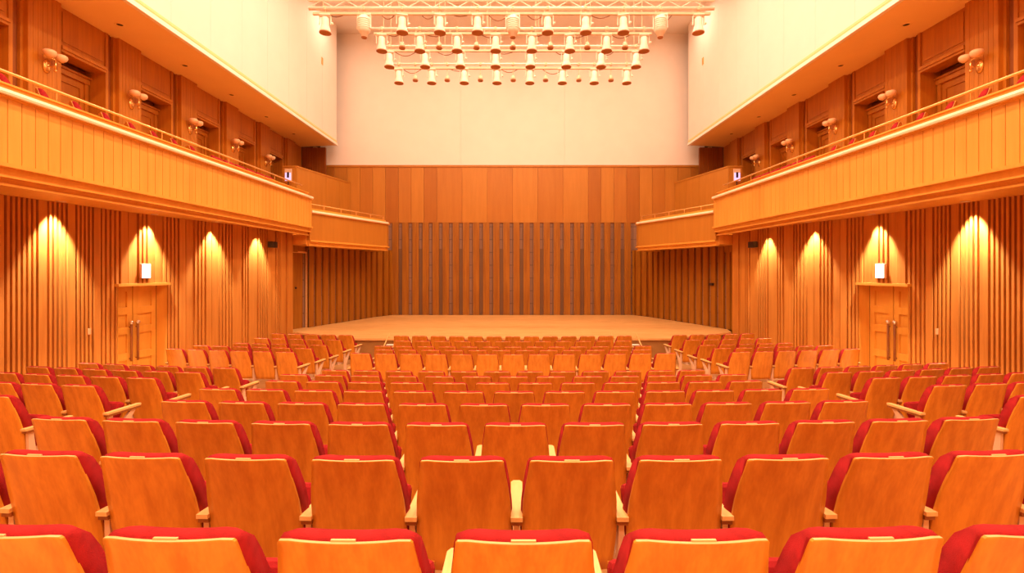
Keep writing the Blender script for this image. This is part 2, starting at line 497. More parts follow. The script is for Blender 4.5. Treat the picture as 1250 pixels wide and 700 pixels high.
# cut bands exactly at the door opening
nbands = []
for a, b, o, m in bands:
    cuts = [a]+[c for c in (DOOR0, DOOR1) if a < c < b]+[b]
    for p, q in zip(cuts, cuts[1:]): nbands.append((p, q, o, m))
YE = Z(1.32)
door_no = [0]
def door_name():
    door_no[0] += 1; return 'door_%d' % door_no[0]
FP = [(-7.52, -6.4), (-7.20, 6.9), (-6.95, 17.0)]           # face line of the balcony
GP = [(-7.02, 17.0), (-5.42, 21.2), (-5.42, 21.5), (-5.8, 21.9), (-7.6, 22.3)]
for sx in (-1, 1):
    mir = sx == 1; nm = 'left' if sx < 0 else 'right'
    bm = nb(); ribbed(bm, WP, nbands, YE, zlow)
    if mir: pass
    struct('wall_%s' % nm, bm, ['rib', 'rib'], mir)
    # ---- door at the cross aisle, set back in the wall
    def P(Dv, o):
        q, n = at(s_of_D(Dv)); return (q.x+n.x*o, q.y+n.y*o)
    a0, a1 = at(DOOR0)[0], at(DOOR1)[0]
    bm = nb()
    xr = a0.x-.20; kx = (a1.x-a0.x)/(a1.y-a0.y)
    def shear(b_):
        for v in b_.verts: v.co.x += kx*(v.co.y-a0.y)
        return b_
    # reveals and head of the recess
    A = (a0.x+.06, a0.y); B = (a1.x+.06, a1.y); A2 = (xr, a0.y); B2 = (xr+kx*(a1.y-a0.y), a1.y)
    for (p, q) in ((A, A2), (B, B2)):
        f = bm.faces.new([bm.verts.new(v) for v in ((p[0], p[1], 0), (q[0], q[1], 0), (q[0], q[1], DTOP), (p[0], p[1], DTOP))])
    f = bm.faces.new([bm.verts.new(v) for v in ((A[0], A[1], DTOP), (A2[0], A2[1], DTOP), (B2[0], B2[1], DTOP), (B[0], B[1], DTOP))])
    struct('trim_%d' % (1 if sx < 0 else 2), bm, 'doorw', mir)
    bm = nb()
    sweep(bm, [(a0.x, a0.y-.05), (a1.x, a1.y+.05)], [(-.05, DTOP-.01), (.13, DTOP-.01), (.13, DTOP+.05), (-.05, DTOP+.05)])
    struct('trim_%d' % (3 if sx < 0 else 4), bm, 'doorw', mir)
    dn = door_name()
    dr = bpy.data.objects.new(dn, None); C.objects.link(dr); dr['kind'] = 'structure'
    ym = (a0.y+a1.y)/2; half = (a1.y-a0.y)/2
    dz = floor_z['A'] if False else .0
    for k, (y0, y1) in enumerate(((a0.y+.01, ym-.012), (ym+.012, a1.y-.01))):
        bm = nb()
        # stiles and rails around raised panels
        t0, t1 = xr-.06, xr
        box(bm, t0-.02, t0+.02, y0, y1, .12, DTOP)
        box(bm, t0, t1, y0, y0+.12, .12, DTOP); box(bm, t0, t1, y1-.12, y1, .12, DTOP)
        H = DTOP-.12
        for fz in (0.0, .28, .53, .72, .94):
            box(bm, t0, t1, y0+.12, y1-.12, .12+fz*H, .12+fz*H+.07*H)
        lf = obj('door_leaf', shear(bm), 'doorw', dr, mir)
        yk = y1-.07 if k == 0 else y0+.07
        bm = nb(); zc = .12+1.05
        tube(bm, (t1+.05, yk, zc-.42), (t1+.05, yk, zc+.42), .022); 
        for zz in (zc-.36, zc+.36): tube(bm, (t1, yk, zz), (t1+.05, yk, zz), .012)
        obj('door_handle', shear(bm), 'armdark', lf, mir, True)
        bm = nb(); bmesh.ops.create_uvsphere(bm, u_segments=12, v_segments=8, radius=.045, matrix=Matrix.Translation((t1+.05, yk, zc+.47)))
        obj('handle_cap', shear(bm), 'chrome', lf, mir, True)
    # ---- lit sign above the door
    q, n = at(s_of_D(11.35))
    t = empty('exit_sign', 'glowing white box sign above the %s side door' % nm, 'sign', (sx*(-q.x), q.y, 0) if False else (0, 0, 0))
    cx = q.x+.12; cz = Z(.0)
    t.location = (-cx*sx if False else (cx if sx < 0 else -cx), q.y, cz-.17)
    bm = nb(); box(bm, -.07, -.01, -.13, .13, 0, .34, 0, .01); obj('sign_case', bm, 'stand', t, mir)
    bm = nb(); box(bm, -.0095, .0, -.12, .12, .012, .328, 0); obj('sign_face', bm, 'sign', t, mir)
    # ---- wall light switches
    q, n = at(s_of_D(10.05))
    bm = nb(); box(bm, q.x+.066, q.x+.08, q.y-.03, q.y+.03, Z(-1.30), Z(-1.18), 0, .004)
    tag(obj('switch_plate', bm, 'plate', None, mir), 'tiny cream switch plate on the ribbed wall before the %s door' % nm, 'switch')
    # ---- dark speaker under the balcony end
    q, n = at(s_of_D(15.6))
    bm = nb(); box(bm, q.x+.06, q.x+.22, q.y-.16, q.y+.16, Z(.74), Z(.93), 0, .01); box(bm, q.x+.22, q.x+.225, q.y-.02, q.y+.02, Z(.75), Z(.92))
    tag(obj('wall_speaker', bm, 'black', None, mir), 'small black wall speaker near the %s end of the balcony underside' % nm, 'speaker')
    # ---- balcony
    b = empty('balcony', 'long wooden balcony with boarded front along the %s side of the hall' % nm, 'balcony', (0, 0, 0))
    bm = nb(); sweep(bm, FP, [(o, Z(h)) for o, h in ((-.46, 1.62), (-.46, 1.30), (-.24, 1.30), (-.22, 1.225), (-.10, 1.225), (-.10, 1.26), (-.14, 1.27), (-.12, 1.33), (-.02, 1.335), (-.02, 1.37), (-.05, 1.375), (-.03, 1.465), (.045, 1.475), (.045, 1.53), (.0, 1.535), (-.1, 1.54), (-.1, 1.62))])
    obj('cornice', bm, 'balc', b, mir)
    bm = nb(); fb = []; Lf, atf = walk(FP); s2 = 0
    while s2 < Lf-.2:
        fb.append((s2, s2+.188, 0, 0)); fb.append((s2+.188, s2+.2, -.014, 1)); s2 += .2
    fb.append((s2, Lf, 0, 0))
    ribbed(bm, FP, fb, Z(2.45), lambda q: Z(1.52))
    sweep(bm, FP, [(-.27, Z(1.6)), (-.03, Z(1.6)), (-.03, Z(2.45)), (-.27, Z(2.45))])
    obj('boarded_front', bm, ['balc', 'upper'], b, mir)
    bm = nb(); sweep(bm, FP, [(o, Z(h)) for o, h in ((-.27, 2.45), (.0, 2.45), (.03, 2.46), (.05, 2.50), (.05, 2.545), (-.02, 2.56), (-.13, 2.57), (-.13, 2.68), (-.10, 2.685), (-.10, 2.71), (-.29, 2.71))])
    obj('parapet_cap', bm, 'balc', b, mir)
    bm = nb(); sweep(bm, [(-7.42, -6.4), (-7.12, 6.9), (-6.89, 16.95)], [(-.02, Z(2.475)), (.02, Z(2.48)), (.03, Z(2.51)), (.02, Z(2.552)), (-.02, Z(2.565))])
    obj('cap_nosing', bm, 'capw', b, mir)
    bm = nb(); sweep(bm, [(GP[0][0]+.07, GP[0][1]+.02), (GP[1][0]+.06, GP[1][1])], [(-.02, Z(2.015)), (.02, Z(2.02)), (.03, Z(2.05)), (.02, Z(2.092)), (-.02, Z(2.105))]); nose = bm
    # rail on posts
    FPr = [(x-.17, y) for x, y in FP]; Lr, atr = walk(FPr)
    bm = nb()
    for p, q in zip(FPr, FPr[1:]):
        q2 = q if q[1] < 16.9 else (q[0], 16.6)
        tube(bm, (p[0], p[1], Z(2.89)), (q2[0], q2[1], Z(2.89)), .022, 8)
    rl = obj('handrail', bm, 'railwood', b, mir, True)
    yy = 1.0
    while yy < 16.7:
        pt, _ = atr(0); 
        t_ = (yy+6.4)/23.4
        # position on path
        if yy < 6.9: xx = FPr[0][0]+(FPr[1][0]-FPr[0][0])*(yy+6.4)/13.3
        else: xx = FPr[1][0]+(FPr[2][0]-FPr[1][0])*(yy-6.9)/10.1
        bm = nb(); tube(bm, (xx, yy, Z(2.71)), (xx, yy, Z(2.875)), .009, 6); obj('rail_post', bm, 'brass', b, mir)
        yy += 2.3
    bm = nb()
    prism(bm, [(-10.9, -6.4), (-7.9, -6.4), (-7.45, 6.9), (-7.22, 17.0), (-10.9, 17.0)], Z(1.32), Z(2.13)); bmesh.ops.recalc_face_normals(bm, faces=bm.faces[:])
    box(bm, -9.4, -7.78, 7.2, 16.6, Z(2.131), Z(2.164))
    obj('floor_slab', bm, ['balc'], b, mir)
    bm = nb(); prism(bm, [(-10.9, 17.0), (-8.8, 17.0), (-8.8, 20.0), (-10.9, 20.0)], Z(1.32), Z(2.13))
    obj('rear_slab', bm, ['balc'], b, mir)
    # ---- side gallery over the stage, one level lower
    g = empty('balcony', 'short lower balcony jutting over the %s edge of the stage' % nm, 'balcony')
    dh = -.46
    bm = nb(); sweep(bm, GP, [(o, Z(h+dh)) for o, h in ((-.42, 1.62), (-.42, 1.38), (-.16, 1.38), (-.14, 1.33), (-.02, 1.335), (-.02, 1.37), (-.05, 1.375), (-.03, 1.465), (.045, 1.475), (.045, 1.53), (.0, 1.535), (-.1, 1.54), (-.1, 1.62))])
    obj('cornice', bm, 'balc', g, mir)
    bm = nb(); sweep(bm, GP, [(-.25, Z(1.52+dh)), (0, Z(1.52+dh)), (0, Z(2.45+dh)), (-.25, Z(2.45+dh))])
    obj('boarded_front', bm, 'band_a', g, mir)
    bm = nb(); sweep(bm, GP, [(o, Z(h+dh)) for o, h in ((-.27, 2.45), (.0, 2.45), (.03, 2.46), (.05, 2.50), (.05, 2.55), (-.02, 2.56), (-.13, 2.57), (-.13, 2.66), (-.25, 2.66))])
    obj('parapet_cap', bm, 'balc', g, mir); obj('cap_nosing', nose, 'capw', g, mir)
    bm = nb()
    GR = [(-7.2, 17.1), (-5.60, 21.3)]
    tube(bm, (GR[0][0], GR[0][1], Z(2.36)), (GR[1][0], GR[1][1], Z(2.36)), .016)
    for k in range(6):
        f_ = k/5; tube(bm, (GR[0][0]+1.6*f_, GR[0][1]+4.2*f_, Z(2.19)), (GR[0][0]+1.6*f_, GR[0][1]+4.2*f_, Z(2.36)), .01, 6)
    obj('handrail', bm, 'railwood', g, mir, True)
    bm = nb(); prism(bm, [(-8.8, 17.02), (-7.15, 17.02), (-5.62, 21.2), (-5.65, 21.6), (-6.3, 22.2), (-6.4, 23.75), (-8.8, 23.75)], Z(.92), Z(1.25))
    obj('floor_slab', bm, 'balc', g, mir)
    # timber screen at the back of the side gallery
    SP = [(-8.78, 20.0), (-7.83, 23.74)]
    sc_ = empty('timber_screen', 'tall panelled timber screen above the lower balcony on the %s' % nm, 'screen')
    bm = nb(); Ls, ats = walk(SP); bb = []
    s3 = 0
    for k, w_ in enumerate((1.95, 1.0, .9)):
        bb.append((s3, min(s3+w_-.015, Ls), 0, 0)); bb.append((s3+w_-.015, min(s3+w_, Ls), -.012, 1)); s3 += w_
    sweep(bm, SP, [(-.12, Z(1.25)), (-.013, Z(1.25)), (-.013, Z(4.22)), (-.12, Z(4.22))])
    ribbed(bm, SP, [q for q in bb if q[1] > q[0]], Z(4.22), lambda q: Z(1.25))
    box(bm, -9.35, -8.79, 19.98, 20.1, Z(1.25), Z(4.22))
    obj('panel', bm, ['band_a', 'upper'], sc_, mir)
    bm = nb(); sweep(bm, SP, [(-.14, Z(4.22)), (.02, Z(4.22)), (.02, Z(4.28)), (-.14, Z(4.28))]); box(bm, -9.36, -8.8, 19.96, 20.12, Z(4.221), Z(4.279)); obj('top_rail', bm, 'band_a', sc_, mir)
    # ---- upper gallery wall with bays
    bm = nb()
    ZS = Z(5.87); ZF = Z(2.13)
    box(bm, -11.2, -11.0, -6.4, 23.5, ZF, ZS, 1)
    PX = -9.92; TX = -10.02; RX = -10.5
    for k in range(-7, 6):
        d = 9.92+2.33*k
        if d < -6: continue
        box(bm, -11.0, TX-.06, d, d+.07, ZF, ZS, 1)                   # dark groove
        box(bm, -11.0, TX, d+.07, d+.13, ZF, ZS, 0)
        n_b = 7; w_ = .74/n_b
        for j in range(n_b): box(bm, -11.0, PX, d+.13+w_*j+.003, d+.13+w_*(j+1)-.003, ZF, ZS, 0)
        box(bm, -11.0, PX-.012, d+.13, d+.87, ZF, ZS, 0)
        box(bm, -11.0, TX-.04, d+.87, d+.92, ZF, ZS, 1)
        if k == 5:
            box(bm, -11.0, TX, d+.92, 23.34, ZF, ZS, 0); continue
        box(bm, -11.0, TX, d+.92, d+.97, ZF, ZS, 0)
        box(bm, -11.0, TX-.03, d+.97, d+2.17, Z(5.0), ZS, 0)              # transom above recess
        box(bm, -11.0, TX-.015, d+1.03, d+2.11, Z(5.12), ZS-.08, 0)
        box(bm, -10.4, TX+.05, d+.96, d+2.18, Z(4.93), Z(5.0), 0)        # lintel mould
        box(bm, -10.4, TX+.02, d+.97, d+2.17, Z(4.87), Z(4.93), 0)
        box(bm, -11.0, TX, d+2.17, d+2.25, ZF, ZS, 0)
        box(bm, -11.0, TX-.03, d+2.25, d+2.33, ZF, ZS, 1)
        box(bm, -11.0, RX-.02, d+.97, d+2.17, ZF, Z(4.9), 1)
    struct('wall_%s_gallery' % nm, bm, ['upper', 'upperdark'], mir)
    bm = nb(); box(bm, -10.0, -8.9, 23.35, 23.5, Z(1.9), ZS, 0)
    for j in range(9): box(bm, -9.95+.12*j, -9.95+.12*j+.10, 23.33, 23.36, Z(2.0), ZS, 0)
    struct('trim_%d' % (5 if sx < 0 else 6), bm, 'upperdark', mir)
    for k in range(-1, 5):
        d = 9.92+2.33*k
        dr = bpy.data.objects.new(door_name(), None); C.objects.link(dr); dr['kind'] = 'structure'
        bm = nb()
        y0, y1 = d+1.12, d+2.04; zt = Z(4.56)
        for (a_, b_) in ((y0-.12, y0), (y1, y1+.10)): box(bm, RX-.02, RX+.09, a_, b_, ZF, zt)
        box(bm, RX-.02, RX+.11, y0-.14, y1+.12, zt, zt+.12); box(bm, RX-.02, RX+.15, y0-.15, y1+.125, zt+.12, zt+.17)
        obj('door_frame', bm, 'cabin', dr, mir)
        bm = nb(); box(bm, RX-.018, RX+.03, y0, y1, ZF, zt)
        for (a_, b_) in ((y0, y0+.11), (y1-.11, y1)): box(bm, RX+.03, RX+.055, a_, b_, ZF, zt)
        for z_ in (ZF+.0, ZF+1.0, zt-.16): box(bm, RX+.03, RX+.055, y0+.11, y1-.11, z_, z_+.16)
        lf = obj('door_leaf', bm, 'cabin', dr, mir)
        bm = nb(); bmesh.ops.create_uvsphere(bm, u_segments=10, v_segments=6, radius=.035, matrix=Matrix.Translation((RX+.09, y0+.07, ZF+1.02))); tube(bm, (RX+.05, y0+.07, ZF+1.02), (RX+.09, y0+.07, ZF+1.02), .012)
        obj('door_knob', bm, 'brass', lf, mir, True)
    # ---- sconces
    places = ['nearest the camera', 'second along from the camera', 'third along from the camera', 'fourth along from the camera', 'fifth along from the camera', 'farthest, beside the tall screen']
    for k in range(0, 6):
        d = 9.92+2.33*k+.52
        t = empty('wall_sconce', 'brass twin-shade sconce on the %s gallery wall, %s' % (nm, places[k]), 'wall light', (PX*(-sx) if False else (PX if sx < 0 else -PX), d, Z(4.35)), 0, 'sconces on the %s gallery wall' % nm)
        bm = nb(); lathe(bm, [(.0, 0), (.085, .003), (.09, .015), (.06, .035), (.03, .05), (.0, .052)], 16, Matrix.Diagonal((1, 1, 1.0, 1)) @ Matrix.Rotation(PI/2, 4, 'Y'))
        for v in bm.verts: v.co.z *= 1.7
        bmesh.ops.translate(bm, verts=bm.verts[:], vec=(.002, 0, 0))
        obj('backplate', bm, 'brass', t, mir, True)
        bm = nb(); tube(bm, (.04, 0, 0), (.20, 0, -.02), .014); tube(bm, (.20, 0, -.09), (.20, 0, .13), .022); bmesh.ops.create_uvsphere(bm, u_segments=10, v_segments=6, radius=.03, matrix=Matrix.Translation((.20, 0, -.10)))
        tube(bm, (.20, -.12, .13), (.20, .12, .13), .012)
        obj('arm', bm, 'brass', t, mir, True)
        for yy in (-.13, .13):
            bm = nb(); lathe(bm, [(.02, .0), (.05, .01), (.10, .05), (.118, .10), (.11, .14), (.09, .155), (.04, .15), (0, .148)], 18, Matrix.Translation((.20, yy, .13)))
            obj('lamp_shade', bm, 'frost', t, mir, True)
    # ---- glowing blue-white panel near the screen
    bm = nb(); box(bm, -.05, .0, -.13, .13, 0, .42, 0, .01)
    t = empty('wall_monitor', 'small pale blue lit panel in the %s gallery by the tall screen' % nm, 'screen', ((-9.0 if sx < 0 else 9.0), 19.7, Z(3.6)), math.radians(-75 if sx < 0 else 0))
    t.rotation_euler = (0, 0, 0)
    bm.free(); bm = nb(); box(bm, -.14, .14, .0, .05, 0, .50, 0, .01); obj('casing', bm, 'rigb', t, mir)
    bm = nb(); box(bm, -.12, .12, -.012, -.0005, .02, .34, 0, .004); obj('lit_face', bm, 'bluewhite', t, mir)
    bm = nb(); box(bm, -.04, .05, -.02, -.0125, .14, .36, 0, .003); obj('dark_insert', bm, 'black', t, mir)
    bm = nb(); tube(bm, (0, .03, -(3.6-2.13)), (0, .03, 0), .02); obj('pole', bm, 'black', t, mir)
    # ---- soffit above the gallery and the tall white side wall
    bm = nb(); prism(bm, [(-11.2, -6.4), (-8.62, -6.4), (-8.20, 22.95), (-11.2, 23.5)], Z(5.87), Z(6.0))
    bmesh.ops.recalc_face_normals(bm, faces=bm.faces[:])
    struct('ceiling_%s_gallery' % nm, bm, 'soffit', mir)
    UP = [(-8.62, -6.4), (-8.17, 23.0)]
    bm = nb(); sweep(bm, UP, [(o, Z(h)) for o, h in ((-.1, 5.86), (.0, 5.86), (.0, 5.965), (-.10, 5.965))])
    struct('trim_%d' % (7 if sx < 0 else 8), bm, 'whitetrim', mir)
    bm = nb(); ub = []; s4 = 0; Lu, atu = walk(UP)
    while s4 < Lu-1.6:
        ub.append((s4, s4+1.53, -.06, 0)); ub.append((s4+1.53, s4+1.54, -.068, 0)); s4 += 1.54
    ub.append((s4, Lu, -.06, 0))
    ribbed(bm, UP, ub, Z(HC), lambda q: Z(6.03))
    sweep(bm, UP, [(-.3, Z(5.965)), (-.09, Z(5.965)), (-.09, Z(HC)), (-.3, Z(HC))])
    struct('wall_%s_upper' % nm, bm, 'white', mir)
    bm = nb(); sweep(bm, UP, [(-.09, Z(6.03)), (-.04, Z(6.03)), (-.04, Z(6.10)), (-.09, Z(6.10))])
    struct('trim_%d' % (9 if sx < 0 else 10), bm, 'soffit', mir)
    # access panel outline and small plate
    def upx(D): return -8.62+(.45/29.4)*(D+6.4)-.06
    bm = nb()
    for (ya, yb, za, zb) in ((13.35, 14.3, 8.12, 8.14), (13.35, 13.37, 8.12, 9.3), (14.28, 14.3, 8.12, 9.3), (13.35, 14.3, 9.28, 9.3)):
        box(bm, upx(13.8)-.0, upx(13.8)+.02, ya, yb, Z(za-.02), Z(zb+.0))
    box(bm, upx(13.8)-.0, upx(13.8)+.013, 13.36, 14.29, Z(8.13), Z(9.29))
    tag(obj('access_panel', bm, 'whitetrim', None, mir), 'flush square hatch high on the white %s wall' % nm, 'panel')
    bm = nb(); box(bm, upx(21.3)-.0, upx(21.3)+.02, 21.22, 21.38, Z(8.95), Z(9.25), 0, .004)
    tag(obj('wall_plate', bm, 'brass', None, mir), 'small tan plate high on the white %s wall near the corner' % nm, 'plate')
    # soffit downlights (unlit, dark wells)
    names = ['nearest the camera', 'second from the camera', 'third from the camera', 'fourth from the camera', 'fifth from the camera', 'farthest away']
    for k in range(6):
        D = 11.7+2.33*k; X = -9.36
        t = empty('recessed_light', 'dark recessed ceiling light over the %s gallery, %s' % (nm, names[k]), 'ceiling light', ((X if sx < 0 else -X), D, Z(5.87)), 0, 'recessed lights over the %s gallery' % nm)
        bm = nb(); lathe(bm, [(.055, -.001), (.105, -.001), (.105, -.012), (.075, -.014), (.068, -.004)], 20); obj('trim_ring', bm, 'soffit', t, mir, True)
        bm = nb(); lathe(bm, [(.0, -.005), (.066, -.005), (.066, -.002), (0, -.002)], 20); obj('lamp_well', bm, 'hole', t, mir)
    # ---- downlights below the balcony that wash the ribbed wall
    dn4 = ['nearest the camera', 'above the side door', 'beyond the side door', 'nearest the stage']
    for k, (D, e) in enumerate(((9.3, 200), (11.4, 165), (13.2, 135), (14.95, 105))):
        q, n = at(s_of_D(D)); X = q.x+.255
        t = empty('wall_washer', 'small round downlight under the %s balcony, %s' % (nm, dn4[k]), 'ceiling light', ((X if sx < 0 else -X), D, Z(1.32)), 0, 'downlights under the %s balcony' % nm)
        bm = nb(); lathe(bm, [(.05, -.001), (.075, -.001), (.075, -.012), (.055, -.014)], 18); obj('trim_ring', bm, 'rigb', t, mir, True)
        bm = nb(); lathe(bm, [(.0, -.006), (.049, -.006), (.049, -.002), (0, -.002)], 18); obj('lamp_face', bm, 'lamp', t, mir)
        l = bpy.data.lights.new('wall washer lamp', 'SPOT'); l.energy = e*4.8; l.color = (1, .86, .80); l.spot_size = math.radians(64); l.spot_blend = .6; l.shadow_soft_size = .03
        lo = bpy.data.objects.new('washer_lamp', l); C.objects.link(lo); lo.parent = t
        lo.location = (0, 0, -.03)
        tilt = math.radians(6); lo.rotation_euler = (0, (tilt if sx < 0 else -tilt), 0)
    # ---- gallery seats facing the hall
    ds = [7.7+.63*k for k in range(8)] + [13.2+.55*k for k in range(6)]
    for k, D in enumerate(ds):
        if k < 8: lab = 'red seat behind the %s balcony rail, %s of the spaced ones from the camera' % (nm, ORD[k])
        else: lab = 'red seat in the far run behind the %s balcony rail, %s from the camera' % (nm, ORD[k-8])
        X = -8.12+.015*(D-8)
        chair((X if sx < 0 else -X), D, Z(2.165), (-PI/2+(.75 if k < 8 else 0) if sx < 0 else PI/2-(.75 if k < 8 else 0)), lab, 'seats in the %s gallery' % nm, left_end=(k == 0))
    # ---- stage side wall with slats and doorway
    SW = ([(-7.91, 17.31)] if sx > 0 else [])+[(-7.92, 17.9), (-6.43, 22.7), (-5.86, 23.8)]
    bm = nb(); Lw, atw = walk(SW); bb = []; s5 = 0
    if sx < 0: s5 = .62; bb.append((0, .0, 0, 0)); bb = []
    while s5 < Lw-.4:
        bb.append((s5, s5+.27, .09, 0)); bb.append((s5+.27, s5+.42, 0, 1 if s5 < 4.3 else 2)); s5 += .42
    bb.append((s5, Lw, .09, 0))
    ribbed(bm, SW, bb, Z(1.0), lambda q: Z(-2.12), 0)
    struct('wall_%s_stage' % nm, bm, ['stageslat', 'grey', 'upperdark'], mir)
    bm = nb(); sweep(bm, [(-7.66, 16.99), (-7.92, 17.3)], [(-.3, 0), (0, 0), (0, Z(.95)), (-.3, Z(.95))])
    struct('trim_%d' % (11 if sx < 0 else 12), bm, 'rib', mir)
    bm = nb(); box(bm, -8.9, -7.0, 17.3, 17.34, Z(.75), Z(1.3)) if False else box(bm, -8.4, -7.80, 17.3, 18.52, Z(.68), Z(1.0)); 
    if sx > 0: box(bm, -8.4, -7.93, 17.3, 17.92, 0, Z(.68))
    else: box(bm, -8.75, -8.7, 16.8, 18.8, 0, Z(.7))
    box(bm, -8.7, -7.7, 18.50, 18.52, 0, Z(1.0)) if sx < 0 else None
    struct('trim_%d' % (13 if sx < 0 else 14), bm, 'stageslat', mir)
    if sx < 0:
        dr = bpy.data.objects.new(door_name(), None); C.objects.link(dr); dr['kind'] = 'structure'
        bm = nb(); prism(bm, [(-8.04, 17.87), (-7.99, 17.85), (-7.84, 18.34), (-7.89, 18.36)], Z(-2.12), Z(.66)); bmesh.ops.recalc_face_normals(bm, faces=bm.faces[:]); lf = obj('door_leaf', bm, 'stageslat', dr)
        bm = nb(); bmesh.ops.create_uvsphere(bm, u_segments=10, v_segments=6, radius=.04, matrix=Matrix.Translation((-7.93, 17.98, Z(-.62)))); obj('door_knob', bm, 'black', lf)
        bm = nb(); box(bm, -7.78, -7.735, 18.45, 18.49, Z(-2.12), Z(.70)); box(bm, -7.92, -7.85, 17.31, 17.36, Z(-2.12), Z(.66)); prism(bm, [(-7.93, 17.31), (-7.85, 17.31), (-7.74, 18.49), (-7.82, 18.49)], Z(.66), Z(.72))
        obj('door_frame', bm, 'edge', dr)
        bm = nb(); prism(bm, [(-7.64, 17.01), (-7.575, 17.01), (-7.815, 17.9), (-7.65, 18.45), (-7.8, 18.45), (-8.1, 17.9)], Z(-2.12)-.05, Z(-2.12)-.002); bmesh.ops.recalc_face_normals(bm, faces=bm.faces[:]); obj('threshold', bm, 'deck', dr)
        bm = nb(); prism(bm, [(-7.89, 18.37), (-7.83, 18.35), (-7.78, 18.47), (-7.84, 18.48)], Z(-2.12), Z(.66)); bmesh.ops.recalc_face_normals(bm, faces=bm.faces[:]); obj('door_lining', bm, 'grey', dr)
    else:
        bm = nb(); box(bm, 7.52, 7.60, 18.55, 18.85, Z(-.55), Z(-.46), 0, .01)
        tag(obj('wall_bracket', bm, 'black'), 'short black bar fixed to the slats at the right edge of the stage', 'bracket')

# ------------------------------------------------------------------ lighting rig
RH = 6.36
def pipe(D, H, x0, x1, r, label, extra=None):
    t = empty('lighting_bar', label, 'lighting bar', (0, D, Z(H)), 0, 'lighting bars')
    bm = nb(); tube(bm, (x0, 0, 0), (x1, 0, 0), r, 10)
    obj('pipe', bm, 'rig', t, smooth=True)
    n = 6
    for k in range(n):
        x = x0+.35+(x1-x0-.7)*k/(n-1)
        bm = nb(); tube(bm, (x, 0, r), (x, 0, HC-H-.002), .008, 6); obj('cable', bm, 'rigb', t)
    bm = nb(); box(bm, x0+.1, x1-.1, -.03, .03, -.16, -.10, 0, .006)
    k = x0+.3
    while k < x1: box(bm, k-.01, k+.01, -.012, .012, -.10, -r+.005); k += .9
    obj('cable_tray', bm, 'rigb', t)
    k = x0+.4
    while k < x1-.9:
        w_ = random.uniform(.35, .8); dp = random.uniform(.06, .2)
        bm = nb(); pts = [(k+w_*i/8, .05, -.1-dp*math.sin(PI*i/8)) for i in range(9)]
        for a_, b_ in zip(pts, pts[1:]): tube(bm, a_, b_, .011, 6)
        obj('power_cable', bm, 'armdark', t); k += w_+random.uniform(.3, 1.1)
    return t
bars = []
def X_of(p, D): return (p-625)*D/F+CAMX
t = pipe(11.9, RH, X_of(377, 11.9), X_of(872, 11.9), .045, 'longest white lighting truss, nearest the camera')
bm = nb(); x0, x1 = X_of(377, 11.9), X_of(872, 11.9)
tube(bm, (x0, 0, .20), (x1, 0, .20), .03, 8)
k = x0
while k < x1-.3:
    tube(bm, (k, 0, .03), (k+.3, 0, .19), .011, 6); tube(bm, (k+.3, 0, .19), (min(k+.6, x1), 0, .03), .011, 6); k += .6
obj('truss_web', bm, 'rig', t)
pipe(12.9, RH, X_of(452, 12.9), X_of(800, 12.9), .035, 'second white lighting bar, just beyond the longest truss')
pipe(13.9, RH, X_of(462, 13.9), X_of(789, 13.9), .032, 'third white lighting bar from the camera')
pipe(15.1, RH, X_of(474, 15.1), X_of(778, 15.1), .032, 'shortest white lighting bar, farthest from the camera')
# lamp kinds: pieces defined with the clamp centre at the pipe
def lamp_parts(kind):
    out = []
    bm = nb(); box(bm, -.03, .03, -.045, .045, -.05, .045, 0, .008); tube(bm, (0, 0, -.05), (0, 0, -.16), .014)
    out.append(('clamp', bm, 'rigb', True))
    if kind == 'flood':
        bm = nb()
        for s_ in (-1, 1): box(bm, s_*.135-.008, s_*.135+.008, -.02, .02, -.40, -.20, 0)
        box(bm, -.143, .143, -.02, .02, -.205, -.185); box(bm, -.13, .13, -.07, .07, -.185, -.155, 0, .01)
        tube(bm, (.143, 0, -.36), (.185, 0, -.36), .03, 10)
        out.append(('yoke', bm, 'rig', False))
        bm = nb(); lathe(bm, [(.0, -.22), (.07, -.222), (.088, -.25), (.09, -.40), (.11, -.48), (.135, -.56), (.137, -.585), (.12, -.585), (.10, -.57), (0, -.56)], 20)
        out.append(('lamp_body', bm, 'rig', True))
        bm = nb(); lathe(bm, [(0, -.592), (.118, -.592), (.12, -.586), (0, -.586)], 20); lathe(bm, [(.118, -.60), (.142, -.60), (.142, -.585), (.118, -.585)], 20)
        out.append(('lens', bm, 'lens', False))
    elif kind == 'profile':
        bm = nb()
        for s_ in (-1, 1): box(bm, s_*.165-.008, s_*.165+.008, -.03, .03, -.50, -.16, 0)
        box(bm, -.173, .173, -.03, .03, -.17, -.14)
        out.append(('yoke', bm, 'rig', False))
        bm = nb(); lathe(bm, [(0, -.19), (.10, -.19), (.145, -.23), (.15, -.52), (.11, -.60), (.08, -.61), (.075, -.70), (0, -.70)], 20)
        for k in range(5): lathe(bm, [(.151, -.28-.05*k), (.16, -.285-.05*k), (.16, -.295-.05*k), (.151, -.30-.05*k)], 20)
        out.append(('lamp_body', bm, 'rig', True))
        bm = nb(); lathe(bm, [(0, -.72), (.062, -.72), (.07, -.70), (0, -.70)], 16)
        out.append(('lens', bm, 'lens', False))
    else:
        bm = nb(); tube(bm, (0, 0, -.16), (0, 0, -.36), .012)
        out.append(('yoke', bm, 'rigb', False))
        bm = nb(); lathe(bm, [(0, -.35), (.035, -.352), (.05, -.38), (.07, -.44), (.088, -.50), (.07, -.50), (0, -.48)], 16)
        out.append(('lamp_body', bm, 'rigb', True))
        bm = nb(); lathe(bm, [(0, -.53), (.075, -.53), (.086, -.50), (0, -.498)], 16)
        out.append(('lens', bm, 'lens', False))
    return [(n, mesh_of(n, b_, [m_], sm)) for n, b_, m_, sm in out]
LP = {k: lamp_parts(k) for k in ('flood', 'profile', 'small')}
